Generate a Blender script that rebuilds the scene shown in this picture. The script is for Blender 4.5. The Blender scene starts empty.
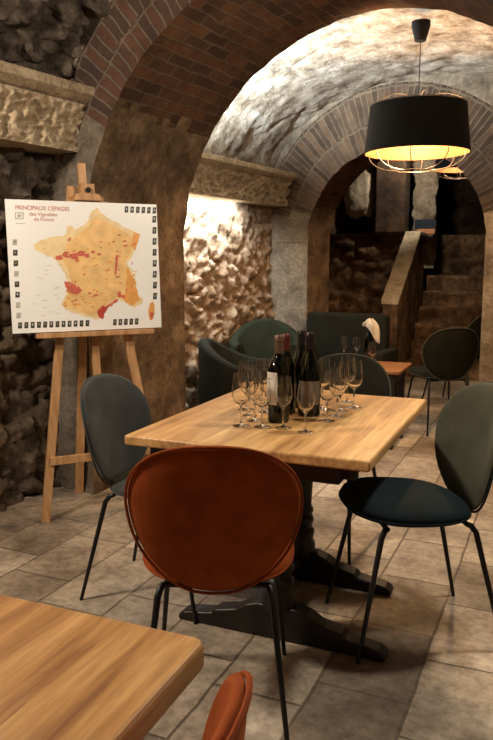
import bpy, math, random
from math import sin, cos, pi, radians, hypot, atan, atan2, sqrt, degrees
from mathutils import Vector, Matrix, noise
random.seed(7)
COL = bpy.context.scene.collection
SC = bpy.context.scene

# ------------------------------------------------------------------ materials
def new_mat(name):
    m = bpy.data.materials.new(name); m.use_nodes = True
    nt = m.node_tree
    return m, nt, nt.nodes, nt.links, nt.nodes['Principled BSDF']

def ramp(N, stops):
    r = N.new('ShaderNodeValToRGB'); cr = r.color_ramp
    while len(cr.elements) < len(stops): cr.elements.new(.5)
    for e, (p, c) in zip(cr.elements, stops):
        e.position = p; e.color = (*c, 1)
    return r

def simple(name, col, rough=.6, metal=0., sheen=0., nscale=30., namp=.15, bump=0., bscale=None, coat=0., trans=0., sheen_tint=None):
    m, nt, N, L, b = new_mat(name)
    tc = N.new('ShaderNodeTexCoord'); nz = N.new('ShaderNodeTexNoise')
    nz.inputs['Scale'].default_value = nscale; nz.inputs['Detail'].default_value = 6
    L.new(tc.outputs['Object'], nz.inputs['Vector'])
    lo = tuple(max(0, c * (1 - namp)) for c in col); hi = tuple(min(1, c * (1 + namp)) for c in col)
    r = ramp(N, [(.3, lo), (.7, hi)])
    L.new(nz.outputs['Fac'], r.inputs['Fac']); L.new(r.outputs['Color'], b.inputs['Base Color'])
    b.inputs['Roughness'].default_value = rough; b.inputs['Metallic'].default_value = metal
    if sheen:
        b.inputs['Specular IOR Level'].default_value = .12; b.inputs['Sheen Weight'].default_value = sheen; b.inputs['Sheen Roughness'].default_value = .35
        b.inputs['Sheen Tint'].default_value = (*(sheen_tint or tuple(min(1, c * 3) for c in col)), 1)
    if coat: b.inputs['Coat Weight'].default_value = coat
    if trans: b.inputs['Transmission Weight'].default_value = trans
    if bump:
        n2 = N.new('ShaderNodeTexNoise'); n2.inputs['Scale'].default_value = bscale or nscale * 4
        L.new(tc.outputs['Object'], n2.inputs['Vector'])
        bp = N.new('ShaderNodeBump'); bp.inputs['Strength'].default_value = bump; bp.inputs['Distance'].default_value = .01
        L.new(n2.outputs['Fac'], bp.inputs['Height']); L.new(bp.outputs['Normal'], b.inputs['Normal'])
    return m

def stone(name, dark, mid, light, scale=3., bump=.6, fine=18., pits=True, stretch=(1, 1, 1), vein=None):
    m, nt, N, L, b = new_mat(name)
    tc = N.new('ShaderNodeTexCoord'); mp = N.new('ShaderNodeMapping'); mp.inputs['Scale'].default_value = stretch
    L.new(tc.outputs['Object'], mp.inputs['Vector'])
    n1 = N.new('ShaderNodeTexNoise'); n1.inputs['Scale'].default_value = scale; n1.inputs['Detail'].default_value = 9; n1.inputs['Roughness'].default_value = .68
    n2 = N.new('ShaderNodeTexNoise'); n2.inputs['Scale'].default_value = fine; n2.inputs['Detail'].default_value = 8; n2.inputs['Roughness'].default_value = .75
    for n in (n1, n2): L.new(mp.outputs['Vector'], n.inputs['Vector'])
    r = ramp(N, [(.3, dark), (.5, mid), (.72, light)])
    L.new(n1.outputs['Fac'], r.inputs['Fac'])
    r2 = ramp(N, [(.32, (.45, .42, .4)), (.62, (1.1, 1.08, 1.05))])
    L.new(n2.outputs['Fac'], r2.inputs['Fac'])
    mx = N.new('ShaderNodeMixRGB'); mx.blend_type = 'MULTIPLY'; mx.inputs['Fac'].default_value = .8
    L.new(r.outputs['Color'], mx.inputs['Color1']); L.new(r2.outputs['Color'], mx.inputs['Color2'])
    L.new(mx.outputs['Color'], b.inputs['Base Color'])
    b.inputs['Roughness'].default_value = .92
    b.inputs['Specular IOR Level'].default_value = .25
    b1 = N.new('ShaderNodeBump'); b1.inputs['Strength'].default_value = bump; b1.inputs['Distance'].default_value = .03
    b2 = N.new('ShaderNodeBump'); b2.inputs['Strength'].default_value = bump * .8; b2.inputs['Distance'].default_value = .012
    L.new(n1.outputs['Fac'], b1.inputs['Height']); L.new(n2.outputs['Fac'], b2.inputs['Height'])
    L.new(b1.outputs['Normal'], b2.inputs['Normal']); L.new(b2.outputs['Normal'], b.inputs['Normal'])
    return m

def brick(name, c1, c2, mortar, bw=.2, rh=.065, ms=.011, offset=.5, bump=.8, rot=0., grime=.7):
    m, nt, N, L, b = new_mat(name)
    uv = N.new('ShaderNodeUVMap'); uv.uv_map = 'UVMap'
    mp = N.new('ShaderNodeMapping'); mp.inputs['Rotation'].default_value = (0, 0, rot)
    L.new(uv.outputs['UV'], mp.inputs['Vector'])
    nz0 = N.new('ShaderNodeTexNoise'); nz0.inputs['Scale'].default_value = 9
    L.new(mp.outputs['Vector'], nz0.inputs['Vector'])
    sub = N.new('ShaderNodeVectorMath'); sub.operation = 'MULTIPLY_ADD'
    sub.inputs[1].default_value = (.03, .03, 0)
    L.new(nz0.outputs['Color'], sub.inputs[0]); L.new(mp.outputs['Vector'], sub.inputs[2])
    bt = N.new('ShaderNodeTexBrick'); bt.offset = offset
    bt.inputs['Scale'].default_value = 1; bt.inputs['Brick Width'].default_value = bw; bt.inputs['Row Height'].default_value = rh
    bt.inputs['Mortar Size'].default_value = ms; bt.inputs['Mortar Smooth'].default_value = .35
    bt.inputs['Color1'].default_value = (*c1, 1); bt.inputs['Color2'].default_value = (*c2, 1); bt.inputs['Mortar'].default_value = (*mortar, 1)
    bt.inputs['Bias'].default_value = -.1
    L.new(sub.outputs[0], bt.inputs['Vector'])
    tc = N.new('ShaderNodeTexCoord')
    n2 = N.new('ShaderNodeTexNoise'); n2.inputs['Scale'].default_value = 7; n2.inputs['Detail'].default_value = 9; n2.inputs['Roughness'].default_value = .72
    L.new(tc.outputs['Object'], n2.inputs['Vector'])
    r2 = ramp(N, [(.3, (.35, .33, .32)), (.6, (1.12, 1.1, 1.06))])
    L.new(n2.outputs['Fac'], r2.inputs['Fac'])
    mx = N.new('ShaderNodeMixRGB'); mx.blend_type = 'MULTIPLY'; mx.inputs['Fac'].default_value = grime
    L.new(bt.outputs['Color'], mx.inputs['Color1']); L.new(r2.outputs['Color'], mx.inputs['Color2'])
    L.new(mx.outputs['Color'], b.inputs['Base Color'])
    b.inputs['Roughness'].default_value = .9; b.inputs['Specular IOR Level'].default_value = .25
    inv = N.new('ShaderNodeMath'); inv.operation = 'SUBTRACT'; inv.inputs[0].default_value = 1
    L.new(bt.outputs['Fac'], inv.inputs[1])
    b1 = N.new('ShaderNodeBump'); b1.inputs['Strength'].default_value = bump; b1.inputs['Distance'].default_value = .012
    L.new(inv.outputs[0], b1.inputs['Height'])
    n3 = N.new('ShaderNodeTexNoise'); n3.inputs['Scale'].default_value = 30; n3.inputs['Detail'].default_value = 6
    L.new(tc.outputs['Object'], n3.inputs['Vector'])
    b2 = N.new('ShaderNodeBump'); b2.inputs['Strength'].default_value = .5; b2.inputs['Distance'].default_value = .01
    L.new(n3.outputs['Fac'], b2.inputs['Height']); L.new(b1.outputs['Normal'], b2.inputs['Normal'])
    L.new(b2.outputs['Normal'], b.inputs['Normal'])
    return m

def wood(name, dark, mid, light, rough=.4, scale=1., axis=1, coat=0., plank=0., bump=.15):
    m, nt, N, L, b = new_mat(name)
    tc = N.new('ShaderNodeTexCoord'); mp = N.new('ShaderNodeMapping')
    s = [9 * scale, 9 * scale, 9 * scale]; s[axis] = .9 * scale
    mp.inputs['Scale'].default_value = s
    L.new(tc.outputs['Object'], mp.inputs['Vector'])
    src = mp.outputs['Vector']
    if plank:
        sx = N.new('ShaderNodeSeparateXYZ'); L.new(tc.outputs['Object'], sx.inputs[0])
        d = N.new('ShaderNodeMath'); d.operation = 'DIVIDE'; d.inputs[1].default_value = plank
        L.new(sx.outputs[1 if axis == 0 else 0], d.inputs[0])
        fl = N.new('ShaderNodeMath'); fl.operation = 'FLOOR'; L.new(d.outputs[0], fl.inputs[0])
        wn = N.new('ShaderNodeTexWhiteNoise'); wn.noise_dimensions = '1D'; L.new(fl.outputs[0], wn.inputs['W'])
        ma = N.new('ShaderNodeVectorMath'); ma.operation = 'MULTIPLY_ADD'; ma.inputs[1].default_value = (7, 7, 7)
        L.new(wn.outputs['Color'], ma.inputs[0]); L.new(mp.outputs['Vector'], ma.inputs[2]); src = ma.outputs[0]
    n1 = N.new('ShaderNodeTexNoise'); n1.inputs['Scale'].default_value = 1.3; n1.inputs['Detail'].default_value = 8; n1.inputs['Roughness'].default_value = .6; n1.inputs['Distortion'].default_value = .6
    L.new(src, n1.inputs['Vector'])
    n2 = N.new('ShaderNodeTexNoise'); n2.inputs['Scale'].default_value = 7; n2.inputs['Detail'].default_value = 4
    L.new(src, n2.inputs['Vector'])
    r = ramp(N, [(.34, dark), (.5, mid), (.66, light)]); L.new(n1.outputs['Fac'], r.inputs['Fac'])
    r2 = ramp(N, [(.35, (.78, .74, .7)), (.6, (1.05, 1.05, 1.05))]); L.new(n2.outputs['Fac'], r2.inputs['Fac'])
    mx = N.new('ShaderNodeMixRGB'); mx.blend_type = 'MULTIPLY'; mx.inputs['Fac'].default_value = .8
    L.new(r.outputs['Color'], mx.inputs['Color1']); L.new(r2.outputs['Color'], mx.inputs['Color2'])
    L.new(mx.outputs['Color'], b.inputs['Base Color'])
    b.inputs['Roughness'].default_value = rough
    if coat: b.inputs['Coat Weight'].default_value = coat; b.inputs['Coat Roughness'].default_value = .35
    bp = N.new('ShaderNodeBump'); bp.inputs['Strength'].default_value = bump; bp.inputs['Distance'].default_value = .004
    L.new(n2.outputs['Fac'], bp.inputs['Height']); L.new(bp.outputs['Normal'], b.inputs['Normal'])
    return m

def floor_mat():
    m, nt, N, L, b = new_mat('limestone_flags')
    tc = N.new('ShaderNodeTexCoord'); mp = N.new('ShaderNodeMapping')
    mp.inputs['Rotation'].default_value = (0, 0, radians(90 - 7.5))
    mp.inputs['Location'].default_value = (.12, .06, 0)
    L.new(tc.outputs['Object'], mp.inputs['Vector'])
    nz0 = N.new('ShaderNodeTexNoise'); nz0.inputs['Scale'].default_value = 5; L.new(mp.outputs['Vector'], nz0.inputs['Vector'])
    wob = N.new('ShaderNodeVectorMath'); wob.operation = 'MULTIPLY_ADD'; wob.inputs[1].default_value = (.018, .018, 0)
    L.new(nz0.outputs['Color'], wob.inputs[0]); L.new(mp.outputs['Vector'], wob.inputs[2])
    bt = N.new('ShaderNodeTexBrick'); bt.offset = .37; bt.squash = 1.35; bt.squash_frequency = 3
    bt.inputs['Scale'].default_value = 1; bt.inputs['Brick Width'].default_value = .46; bt.inputs['Row Height'].default_value = .31
    bt.inputs['Mortar Size'].default_value = .007; bt.inputs['Mortar Smooth'].default_value = .6; bt.inputs['Bias'].default_value = 0
    bt.inputs['Color1'].default_value = (.27, .225, .175, 1); bt.inputs['Color2'].default_value = (.60, .54, .45, 1); bt.inputs['Mortar'].default_value = (.20, .165, .13, 1)
    L.new(wob.outputs[0], bt.inputs['Vector'])
    n1 = N.new('ShaderNodeTexNoise'); n1.inputs['Scale'].default_value = 2.3; n1.inputs['Detail'].default_value = 9; n1.inputs['Roughness'].default_value = .65
    L.new(tc.outputs['Object'], n1.inputs['Vector'])
    r1 = ramp(N, [(.36, (.40, .35, .30)), (.48, (.80, .76, .71)), (.62, (1.3, 1.27, 1.22))]); L.new(n1.outputs['Fac'], r1.inputs['Fac'])
    n2 = N.new('ShaderNodeTexNoise'); n2.inputs['Scale'].default_value = 26; n2.inputs['Detail'].default_value = 8; n2.inputs['Roughness'].default_value = .7
    L.new(tc.outputs['Object'], n2.inputs['Vector'])
    r2 = ramp(N, [(.35, (.55, .52, .49)), (.58, (1.1, 1.1, 1.1))]); L.new(n2.outputs['Fac'], r2.inputs['Fac'])
    a = N.new('ShaderNodeMixRGB'); a.blend_type = 'MULTIPLY'; a.inputs['Fac'].default_value = .85
    L.new(bt.outputs['Color'], a.inputs['Color1']); L.new(r1.outputs['Color'], a.inputs['Color2'])
    c = N.new('ShaderNodeMixRGB'); c.blend_type = 'MULTIPLY'; c.inputs['Fac'].default_value = .8
    L.new(a.outputs['Color'], c.inputs['Color1']); L.new(r2.outputs['Color'], c.inputs['Color2'])
    L.new(c.outputs['Color'], b.inputs['Base Color'])
    rr = N.new('ShaderNodeMapRange'); rr.inputs['To Min'].default_value = .45; rr.inputs['To Max'].default_value = .8
    L.new(n1.outputs['Fac'], rr.inputs['Value']); L.new(rr.outputs[0], b.inputs['Roughness'])
    inv = N.new('ShaderNodeMath'); inv.operation = 'SUBTRACT'; inv.inputs[0].default_value = 1; L.new(bt.outputs['Fac'], inv.inputs[1])
    b1 = N.new('ShaderNodeBump'); b1.inputs['Strength'].default_value = .5; b1.inputs['Distance'].default_value = .008
    b2 = N.new('ShaderNodeBump'); b2.inputs['Strength'].default_value = .35; b2.inputs['Distance'].default_value = .01
    L.new(inv.outputs[0], b1.inputs['Height']); L.new(n2.outputs['Fac'], b2.inputs['Height']); L.new(b1.outputs['Normal'], b2.inputs['Normal']); L.new(b2.outputs['Normal'], b.inputs['Normal'])
    return m

def glass_mat(name, col=(1, 1, 1), rough=0., ior=1.45):
    m, nt, N, L, b = new_mat(name)
    b.inputs['Base Color'].default_value = (*col, 1); b.inputs['Transmission Weight'].default_value = 1
    b.inputs['Roughness'].default_value = rough; b.inputs['IOR'].default_value = ior
    return m

def glow(name, col, s):
    m, nt, N, L, b = new_mat(name)
    b.inputs['Base Color'].default_value = (*col, 1); b.inputs['Emission Color'].default_value = (*col, 1); b.inputs['Emission Strength'].default_value = s
    return m

M = dict(
    floor=floor_mat(),
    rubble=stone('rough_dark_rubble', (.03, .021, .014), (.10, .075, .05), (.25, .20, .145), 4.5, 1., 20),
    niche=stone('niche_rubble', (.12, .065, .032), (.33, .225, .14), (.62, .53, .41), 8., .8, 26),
    plaster=stone('old_vault_plaster', (.11, .075, .045), (.42, .36, .28), (.72, .69, .62), 5., 1., 24),
    darkvault=stone('dark_vault_stone', (.025, .02, .015), (.09, .072, .054), (.28, .24, .19), 6., 1., 26),
    ashlar=stone('grey_ashlar', (.11, .088, .062), (.27, .225, .165), (.46, .39, .29), 4.5, 1., 30),
    ashlar2=stone('weathered_ashlar', (.07, .056, .042), (.19, .16, .125), (.31, .27, .215), 4., .9, 34),
    pier=stone('brown_pier_stone', (.055, .036, .021), (.16, .105, .06), (.32, .22, .125), 5., 1., 30),
    cornice=stone('carved_stone', (.30, .23, .15), (.50, .41, .28), (.64, .54, .38), 5., .35, 40),
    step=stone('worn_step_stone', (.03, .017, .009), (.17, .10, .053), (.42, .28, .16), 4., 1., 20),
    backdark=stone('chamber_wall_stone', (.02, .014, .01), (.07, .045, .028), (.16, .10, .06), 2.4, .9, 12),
    pale=stone('pale_broken_stone', (.22, .17, .12), (.42, .35, .26), (.62, .54, .42), 4., .9, 18),
    ring=brick('arch_face_brick', (.10, .05, .032), (.045, .033, .027), (.135, .105, .08), .175, .062, .008, 0.),
    intr=brick('arch_soffit_brick', (.115, .052, .024), (.045, .026, .016), (.11, .07, .042), .2, .068, .008, .5, bump=.6),
    ring2=brick('far_arch_brick', (.15, .095, .06), (.055, .038, .027), (.17, .13, .09), .175, .052, .008, 0.),
    board=simple('white_board', (.84, .86, .84), .35, namp=.03, nscale=3),
    easel=wood('beech_easel', (.36, .19, .075), (.48, .27, .12), (.58, .35, .17), .5, 1.4, 2),
    oak=wood('oiled_oak', (.36, .18, .06), (.58, .335, .125), (.74, .48, .21), .42, 1.1, 1, coat=.08, plank=.155),
    oak2=wood('oiled_oak_long', (.28, .12, .035), (.48, .25, .085), (.66, .39, .155), .45, 1.3, 1, coat=.05, plank=.17, bump=.25),
    darkwood=wood('black_stained_wood', (.004, .003, .003), (.009, .006, .005), (.018, .012, .009), .45, 1., 2),
    smallwood=wood('reddish_wood', (.20, .08, .03), (.30, .13, .05), (.40, .19, .08), .4, 1., 0),
    blackmetal=simple('black_powder_coat', (.012, .012, .013), .42, metal=.3, namp=.1),
    orange=simple('burnt_orange_velvet', (.30, .062, .013), .85, sheen=.35, nscale=14, namp=.18, bump=.15, bscale=350, sheen_tint=(.9, .35, .12)),
    orangepipe=simple('burnt_orange_piping', (.27, .06, .016), .8, sheen=.2, namp=.1),
    lit_teal=simple('lit_teal_velvet', (.070, .073, .050), .85, sheen=.25, nscale=9, namp=.2, bump=.12, bscale=300, sheen_tint=(.34, .36, .26)),  # same velvet as the teal seat, warm lamplight put into the colour
    teal=simple('dark_teal_velvet', (.010, .020, .024), .85, sheen=.2, nscale=9, namp=.2, bump=.12, bscale=300, sheen_tint=(.12, .18, .19)),
    slate=simple('slate_blue_velvet', (.055, .062, .064), .85, sheen=.5, nscale=7, namp=.3, bump=.12, bscale=300, sheen_tint=(.32, .36, .36)),
    darkgreen=simple('dark_green_velvet', (.015, .015, .010), .9, sheen=.02, nscale=9, namp=.2, bump=.12, bscale=300, sheen_tint=(.16, .2, .15)),
    bottle_green=simple('green_velvet', (.018, .021, .011), .9, sheen=.03, nscale=9, namp=.2, sheen_tint=(.25, .33, .22)),
    glass=glass_mat('clear_glass', (.985, .99, .985)),
    wine=glass_mat('dark_bottle_glass', (.012, .02, .008), .03, 1.5),
    label=simple('cream_label', (.62, .58, .50), .6, namp=.04),
    greylabel=simple('brown_label', (.14, .11, .085), .6, namp=.2),
    ink=simple('label_ink', (.12, .11, .10), .6, namp=.1),
    capsule=simple('dark_capsule', (.02, .012, .012), .35, metal=.4, namp=.1),
    redcapsule=simple('red_capsule', (.10, .018, .014), .4, metal=.3, namp=.1),
    tancapsule=simple('tan_capsule', (.14, .085, .055), .4, metal=.4, namp=.1),
    cloth=simple('white_cotton', (.50, .46, .39), .9, namp=.06, bump=.3, bscale=200),
    shade=simple('black_lamp_fabric', (.002, .0016, .0016), 1., namp=.2),
    gold=simple('gold_lining', (.17, .085, .025), .6, metal=.2, namp=.12, nscale=12),
    wire=simple('pale_wire', (.10, .085, .07), .5, metal=.3, namp=.05),
    bulb=glow('warm_bulb', (1., .78, .5), 14.),
    bulb2=glow('dim_warm_bulb', (1., .72, .36), 3.),
    bluecloth=simple('navy_panel', (.012, .022, .04), .7, namp=.2),
    lettering=simple('faded_red_ink', (.52, .22, .20), .6, namp=.05),
    map_tan=simple('map_tan', (.76, .50, .20), .5, nscale=16, namp=.16),
    map_pale=simple('map_pale', (.78, .62, .34), .5, nscale=20, namp=.1),
    map_orange=simple('map_orange', (.72, .34, .08), .5, namp=.15),
    map_red=simple('map_red', (.55, .12, .075), .5, namp=.15),
    map_deep=simple('map_deep_red', (.45, .05, .035), .5, namp=.1),
    map_black=simple('thumbnail_black', (.03, .03, .028), .5, namp=.3, nscale=60),
    map_grey=simple('thumbnail_grey', (.42, .42, .38), .5, namp=.2, nscale=60),
    map_green=simple('thumbnail_green', (.22, .24, .12), .5, namp=.3),
    brownmark=simple('dark_hole', (.015, .01, .008), .9, namp=.1),
    lit_slab=simple('lit_orange_slab', (.62, .28, .12), .6, namp=.15),  # orange light on the ledge top, put into the base colour
)

# ------------------------------------------------------------------ mesh builder
class MB:
    def __init__(s): s.v = []; s.f = []; s.mi = []; s.uv = []; s.mats = []
    def m(s, mat):
        if mat not in s.mats: s.mats.append(mat)
        return s.mats.index(mat)
    def face(s, idx, mi=0, uv=None): s.f.append(tuple(idx)); s.mi.append(mi); s.uv.append(uv)
    def grid(s, P, nu, nv, mi=0, closeu=False, closev=False, uvf=None, flip=False):
        """P(i,j) -> point; i in 0..nu-1, j in 0..nv-1"""
        b = len(s.v)
        for i in range(nu):
            for j in range(nv): s.v.append(tuple(P(i, j)))
        for i in range(nu if closeu else nu - 1):
            for j in range(nv if closev else nv - 1):
                i2 = (i + 1) % nu; j2 = (j + 1) % nv
                q = [b + i * nv + j, b + i2 * nv + j, b + i2 * nv + j2, b + i * nv + j2]
                u = [uvf(i, j), uvf(i + 1, j), uvf(i + 1, j + 1), uvf(i, j + 1)] if uvf else None
                if flip: q.reverse(); u = u[::-1] if u else None
                s.face(q, mi(i, j) if callable(mi) else mi, u)
        return b
    def box(s, lo, hi, mi=0, T=None):
        b = len(s.v)
        for x in (lo[0], hi[0]):
            for y in (lo[1], hi[1]):
                for z in (lo[2], hi[2]):
                    p = Vector((x, y, z)); s.v.append(tuple(T @ p if T else p))
        for q in ((0, 1, 3, 2), (4, 6, 7, 5), (0, 4, 5, 1), (2, 3, 7, 6), (0, 2, 6, 4), (1, 5, 7, 3)):
            s.face([b + k for k in q], mi)
    def lathe(s, prof, n=24, mi=0, T=None, cap=True):
        b = len(s.v); m_ = len(prof)
        for i in range(n):
            a = 2 * pi * i / n
            for r, z in prof:
                p = Vector((r * cos(a), r * sin(a), z)); s.v.append(tuple(T @ p if T else p))
        for i in range(n):
            for j in range(m_ - 1):
                i2 = (i + 1) % n
                s.face([b + i * m_ + j, b + i2 * m_ + j, b + i2 * m_ + j + 1, b + i * m_ + j + 1], mi)
        if cap:
            if prof[0][0] > 1e-4: s.face([b + i * m_ for i in range(n)][::-1], mi)
            if prof[-1][0] > 1e-4: s.face([b + i * m_ + m_ - 1 for i in range(n)], mi)
    def tube(s, pts, r, n=8, mi=0, closed=False):
        pts = [Vector(p) for p in pts]; k = len(pts)
        rr = r if isinstance(r, (list, tuple)) else [r] * k
        b = len(s.v); prev = None
        for i, p in enumerate(pts):
            if closed: t = pts[(i + 1) % k] - pts[i - 1]
            else: t = pts[min(i + 1, k - 1)] - pts[max(i - 1, 0)]
            t.normalize()
            if prev is None:
                a = Vector((0, 0, 1)) if abs(t.z) < .9 else Vector((1, 0, 0))
                n1 = t.cross(a).normalized()
            else:
                n1 = (prev - t * prev.dot(t)).normalized()
            prev = n1; n2 = t.cross(n1)
            for j in range(n):
                q = p + (n1 * cos(2 * pi * j / n) + n2 * sin(2 * pi * j / n)) * rr[i]; s.v.append(tuple(q))
        for i in range(k if closed else k - 1):
            i2 = (i + 1) % k
            for j in range(n):
                j2 = (j + 1) % n
                s.face([b + i * n + j, b + i * n + j2, b + i2 * n + j2, b + i2 * n + j], mi)
        if not closed:
            s.face([b + j for j in range(n)][::-1], mi); s.face([b + (k - 1) * n + j for j in range(n)], mi)
    def prism(s, poly, axis_map, d0, d1, mi=0):
        """poly 2D list; axis_map(a,b,d)->point"""
        b = len(s.v); n = len(poly)
        for d in (d0, d1):
            for a, c in poly: s.v.append(tuple(axis_map(a, c, d)))
        for i in range(n):
            j = (i + 1) % n; s.face([b + i, b + j, b + n + j, b + n + i], mi)
        s.face([b + i for i in range(n)][::-1], mi); s.face([b + n + i for i in range(n)], mi)
    def build(s, name, mats=None, parent=None, smooth=True, bevel=0., sub=0, angle=40):
        me = bpy.data.meshes.new(name); me.from_pydata(s.v, [], s.f)
        if mats is not None:
            for m in (mats if isinstance(mats, (list, tuple)) else [mats]): me.materials.append(m)
        else:
            for m in s.mats: me.materials.append(m)
        me.polygons.foreach_set('material_index', s.mi)
        if any(u for u in s.uv):
            ul = me.uv_layers.new(name='UVMap')
            for p, u in zip(me.polygons, s.uv):
                if u:
                    for li, c in zip(p.loop_indices, u): ul.data[li].uv = c
        me.update()
        import bmesh
        bm = bmesh.new(); bm.from_mesh(me); bmesh.ops.recalc_face_normals(bm, faces=bm.faces); bm.to_mesh(me); bm.free()
        if smooth:
            me.polygons.foreach_set('use_smooth', [True] * len(me.polygons))
            me.set_sharp_from_angle(angle=radians(angle))
        o = bpy.data.objects.new(name, me); COL.objects.link(o)
        if parent: o.parent = parent
        if bevel:
            md = o.modifiers.new('bevel', 'BEVEL'); md.width = bevel; md.segments = 3; md.limit_method = 'ANGLE'; md.angle_limit = radians(35)
        if sub:
            md = o.modifiers.new('sub', 'SUBSURF'); md.levels = sub; md.render_levels = sub
        return o

def tag(o, label=None, cat=None, group=None, kind=None):
    if label: o['label'] = label
    if cat: o['category'] = cat
    if group: o['group'] = group
    if kind: o['kind'] = kind
    return o
def empty(name, loc=(0, 0, 0), rz=0., **k):
    o = bpy.data.objects.new(name, None); COL.objects.link(o); o.location = loc; o.rotation_euler = (0, 0, rz)
    o.empty_display_size = .1
    return tag(o, k.get('label'), k.get('cat'), k.get('group'))
def copy_tree(o, parent=None):
    c = o.copy(); COL.objects.link(c)
    if parent: c.parent = parent
    for ch in list(o.children): copy_tree(ch, c)
    return c
def struct(o): o['kind'] = 'structure'; return o

# ------------------------------------------------------------------ rough stone relief
def vor(p):
    d, pts = noise.voronoi(p, distance_metric='DISTANCE', exponent=2.5)
    return d, pts
def rubble(u, v, su, sv, amp, seed=0., fine=.25, warp=.35):
    """relief of coursed rubble: bulging stones with recessed joints"""
    w = noise.noise_vector(Vector((u * 2.1 + seed, v * 2.1, seed * 1.7)))
    p = Vector((u * su + w.x * warp + seed * 3, v * sv + w.y * warp, seed))
    d, pts = vor(p)
    edge = d[1] - d[0]
    h = min(1., edge * 2.6); h = h * (2 - h)
    c = noise.cell(pts[0] * 3.1 + Vector((seed, 0, 0)))
    f = noise.fractal(Vector((u * 9, v * 9, seed)), .8, 2.1, 5)
    f2 = noise.fractal(Vector((u * 26, v * 26, seed + 4)), .9, 2.1, 3)
    return amp * (h * (.55 + .45 * abs(c)) + fine * f + fine * .45 * f2 - .5)

# ================================================================== SETTING
# floor
mb = MB(); mb.box((-5.5, -1.6, -.12), (2.2, 13.2, 0)); struct(mb.build('floor', M['floor'], smooth=False))

# near left wall (X = -3.24) Y -1.5 .. 3.1
def wallL(y0, y1, z0, z1, x, res, su, sv, amp, seed, name, mat, extra=0.):
    nu = int((y1 - y0) / res) + 1; nv = int((z1 - z0) / res) + 1
    mb = MB()
    def P(i, j):
        y = y0 + (y1 - y0) * i / (nu - 1); z = z0 + (z1 - z0) * j / (nv - 1)
        h = rubble(y, z, su, sv, amp, seed, .5, .7)
        return (x + h + extra * noise.noise(Vector((y * 1.2, z * 1.2, seed))), y, z)
    mb.grid(P, nu, nv)
    return struct(mb.build(name, mat, angle=70))
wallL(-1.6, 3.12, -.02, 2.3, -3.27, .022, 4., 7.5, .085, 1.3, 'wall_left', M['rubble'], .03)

# near vault: left quarter, flat, right quarter
R1 = 1.66; CX1 = -1.6; CZ1 = 1.6
def near_profile(t):
    L1 = R1 * pi / 2; L2 = 1.1; s = t * (2 * L1 + L2)
    if s < L1:
        a = pi - s / R1; return CX1 + R1 * cos(a), CZ1 + R1 * sin(a), cos(a), sin(a)
    if s < L1 + L2: return CX1 + (s - L1), CZ1 + R1, 0, 1
    a = pi / 2 - (s - L1 - L2) / R1; return CX1 + L2 + R1 * cos(a), CZ1 + R1 * sin(a), cos(a), sin(a)
mb = MB(); nu, nv = 300, 170
def P(i, j):
    t = i / (nu - 1); y = -1.6 + 4.74 * j / (nv - 1)
    x, z, nx, nz = near_profile(t); s = t * 6.3
    h = rubble(s, y, 6., 3.4, .10, 5.1, .6, .7)
    return (x - nx * h, y, z - nz * h)
mb.grid(P, nu, nv); struct(mb.build('ceiling', M['darkvault'], angle=70))
# right wall and back wall of the near room
mb = MB(); mb.box((1.16, -1.75, 0), (1.36, 3.3, 3.4)); struct(mb.build('wall_right', M['ashlar'], smooth=False))
mb = MB(); mb.box((-3.5, -1.8, 0), (1.36, -1.6, 3.4)); struct(mb.build('wall_back', M['ashlar'], smooth=False))

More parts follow.
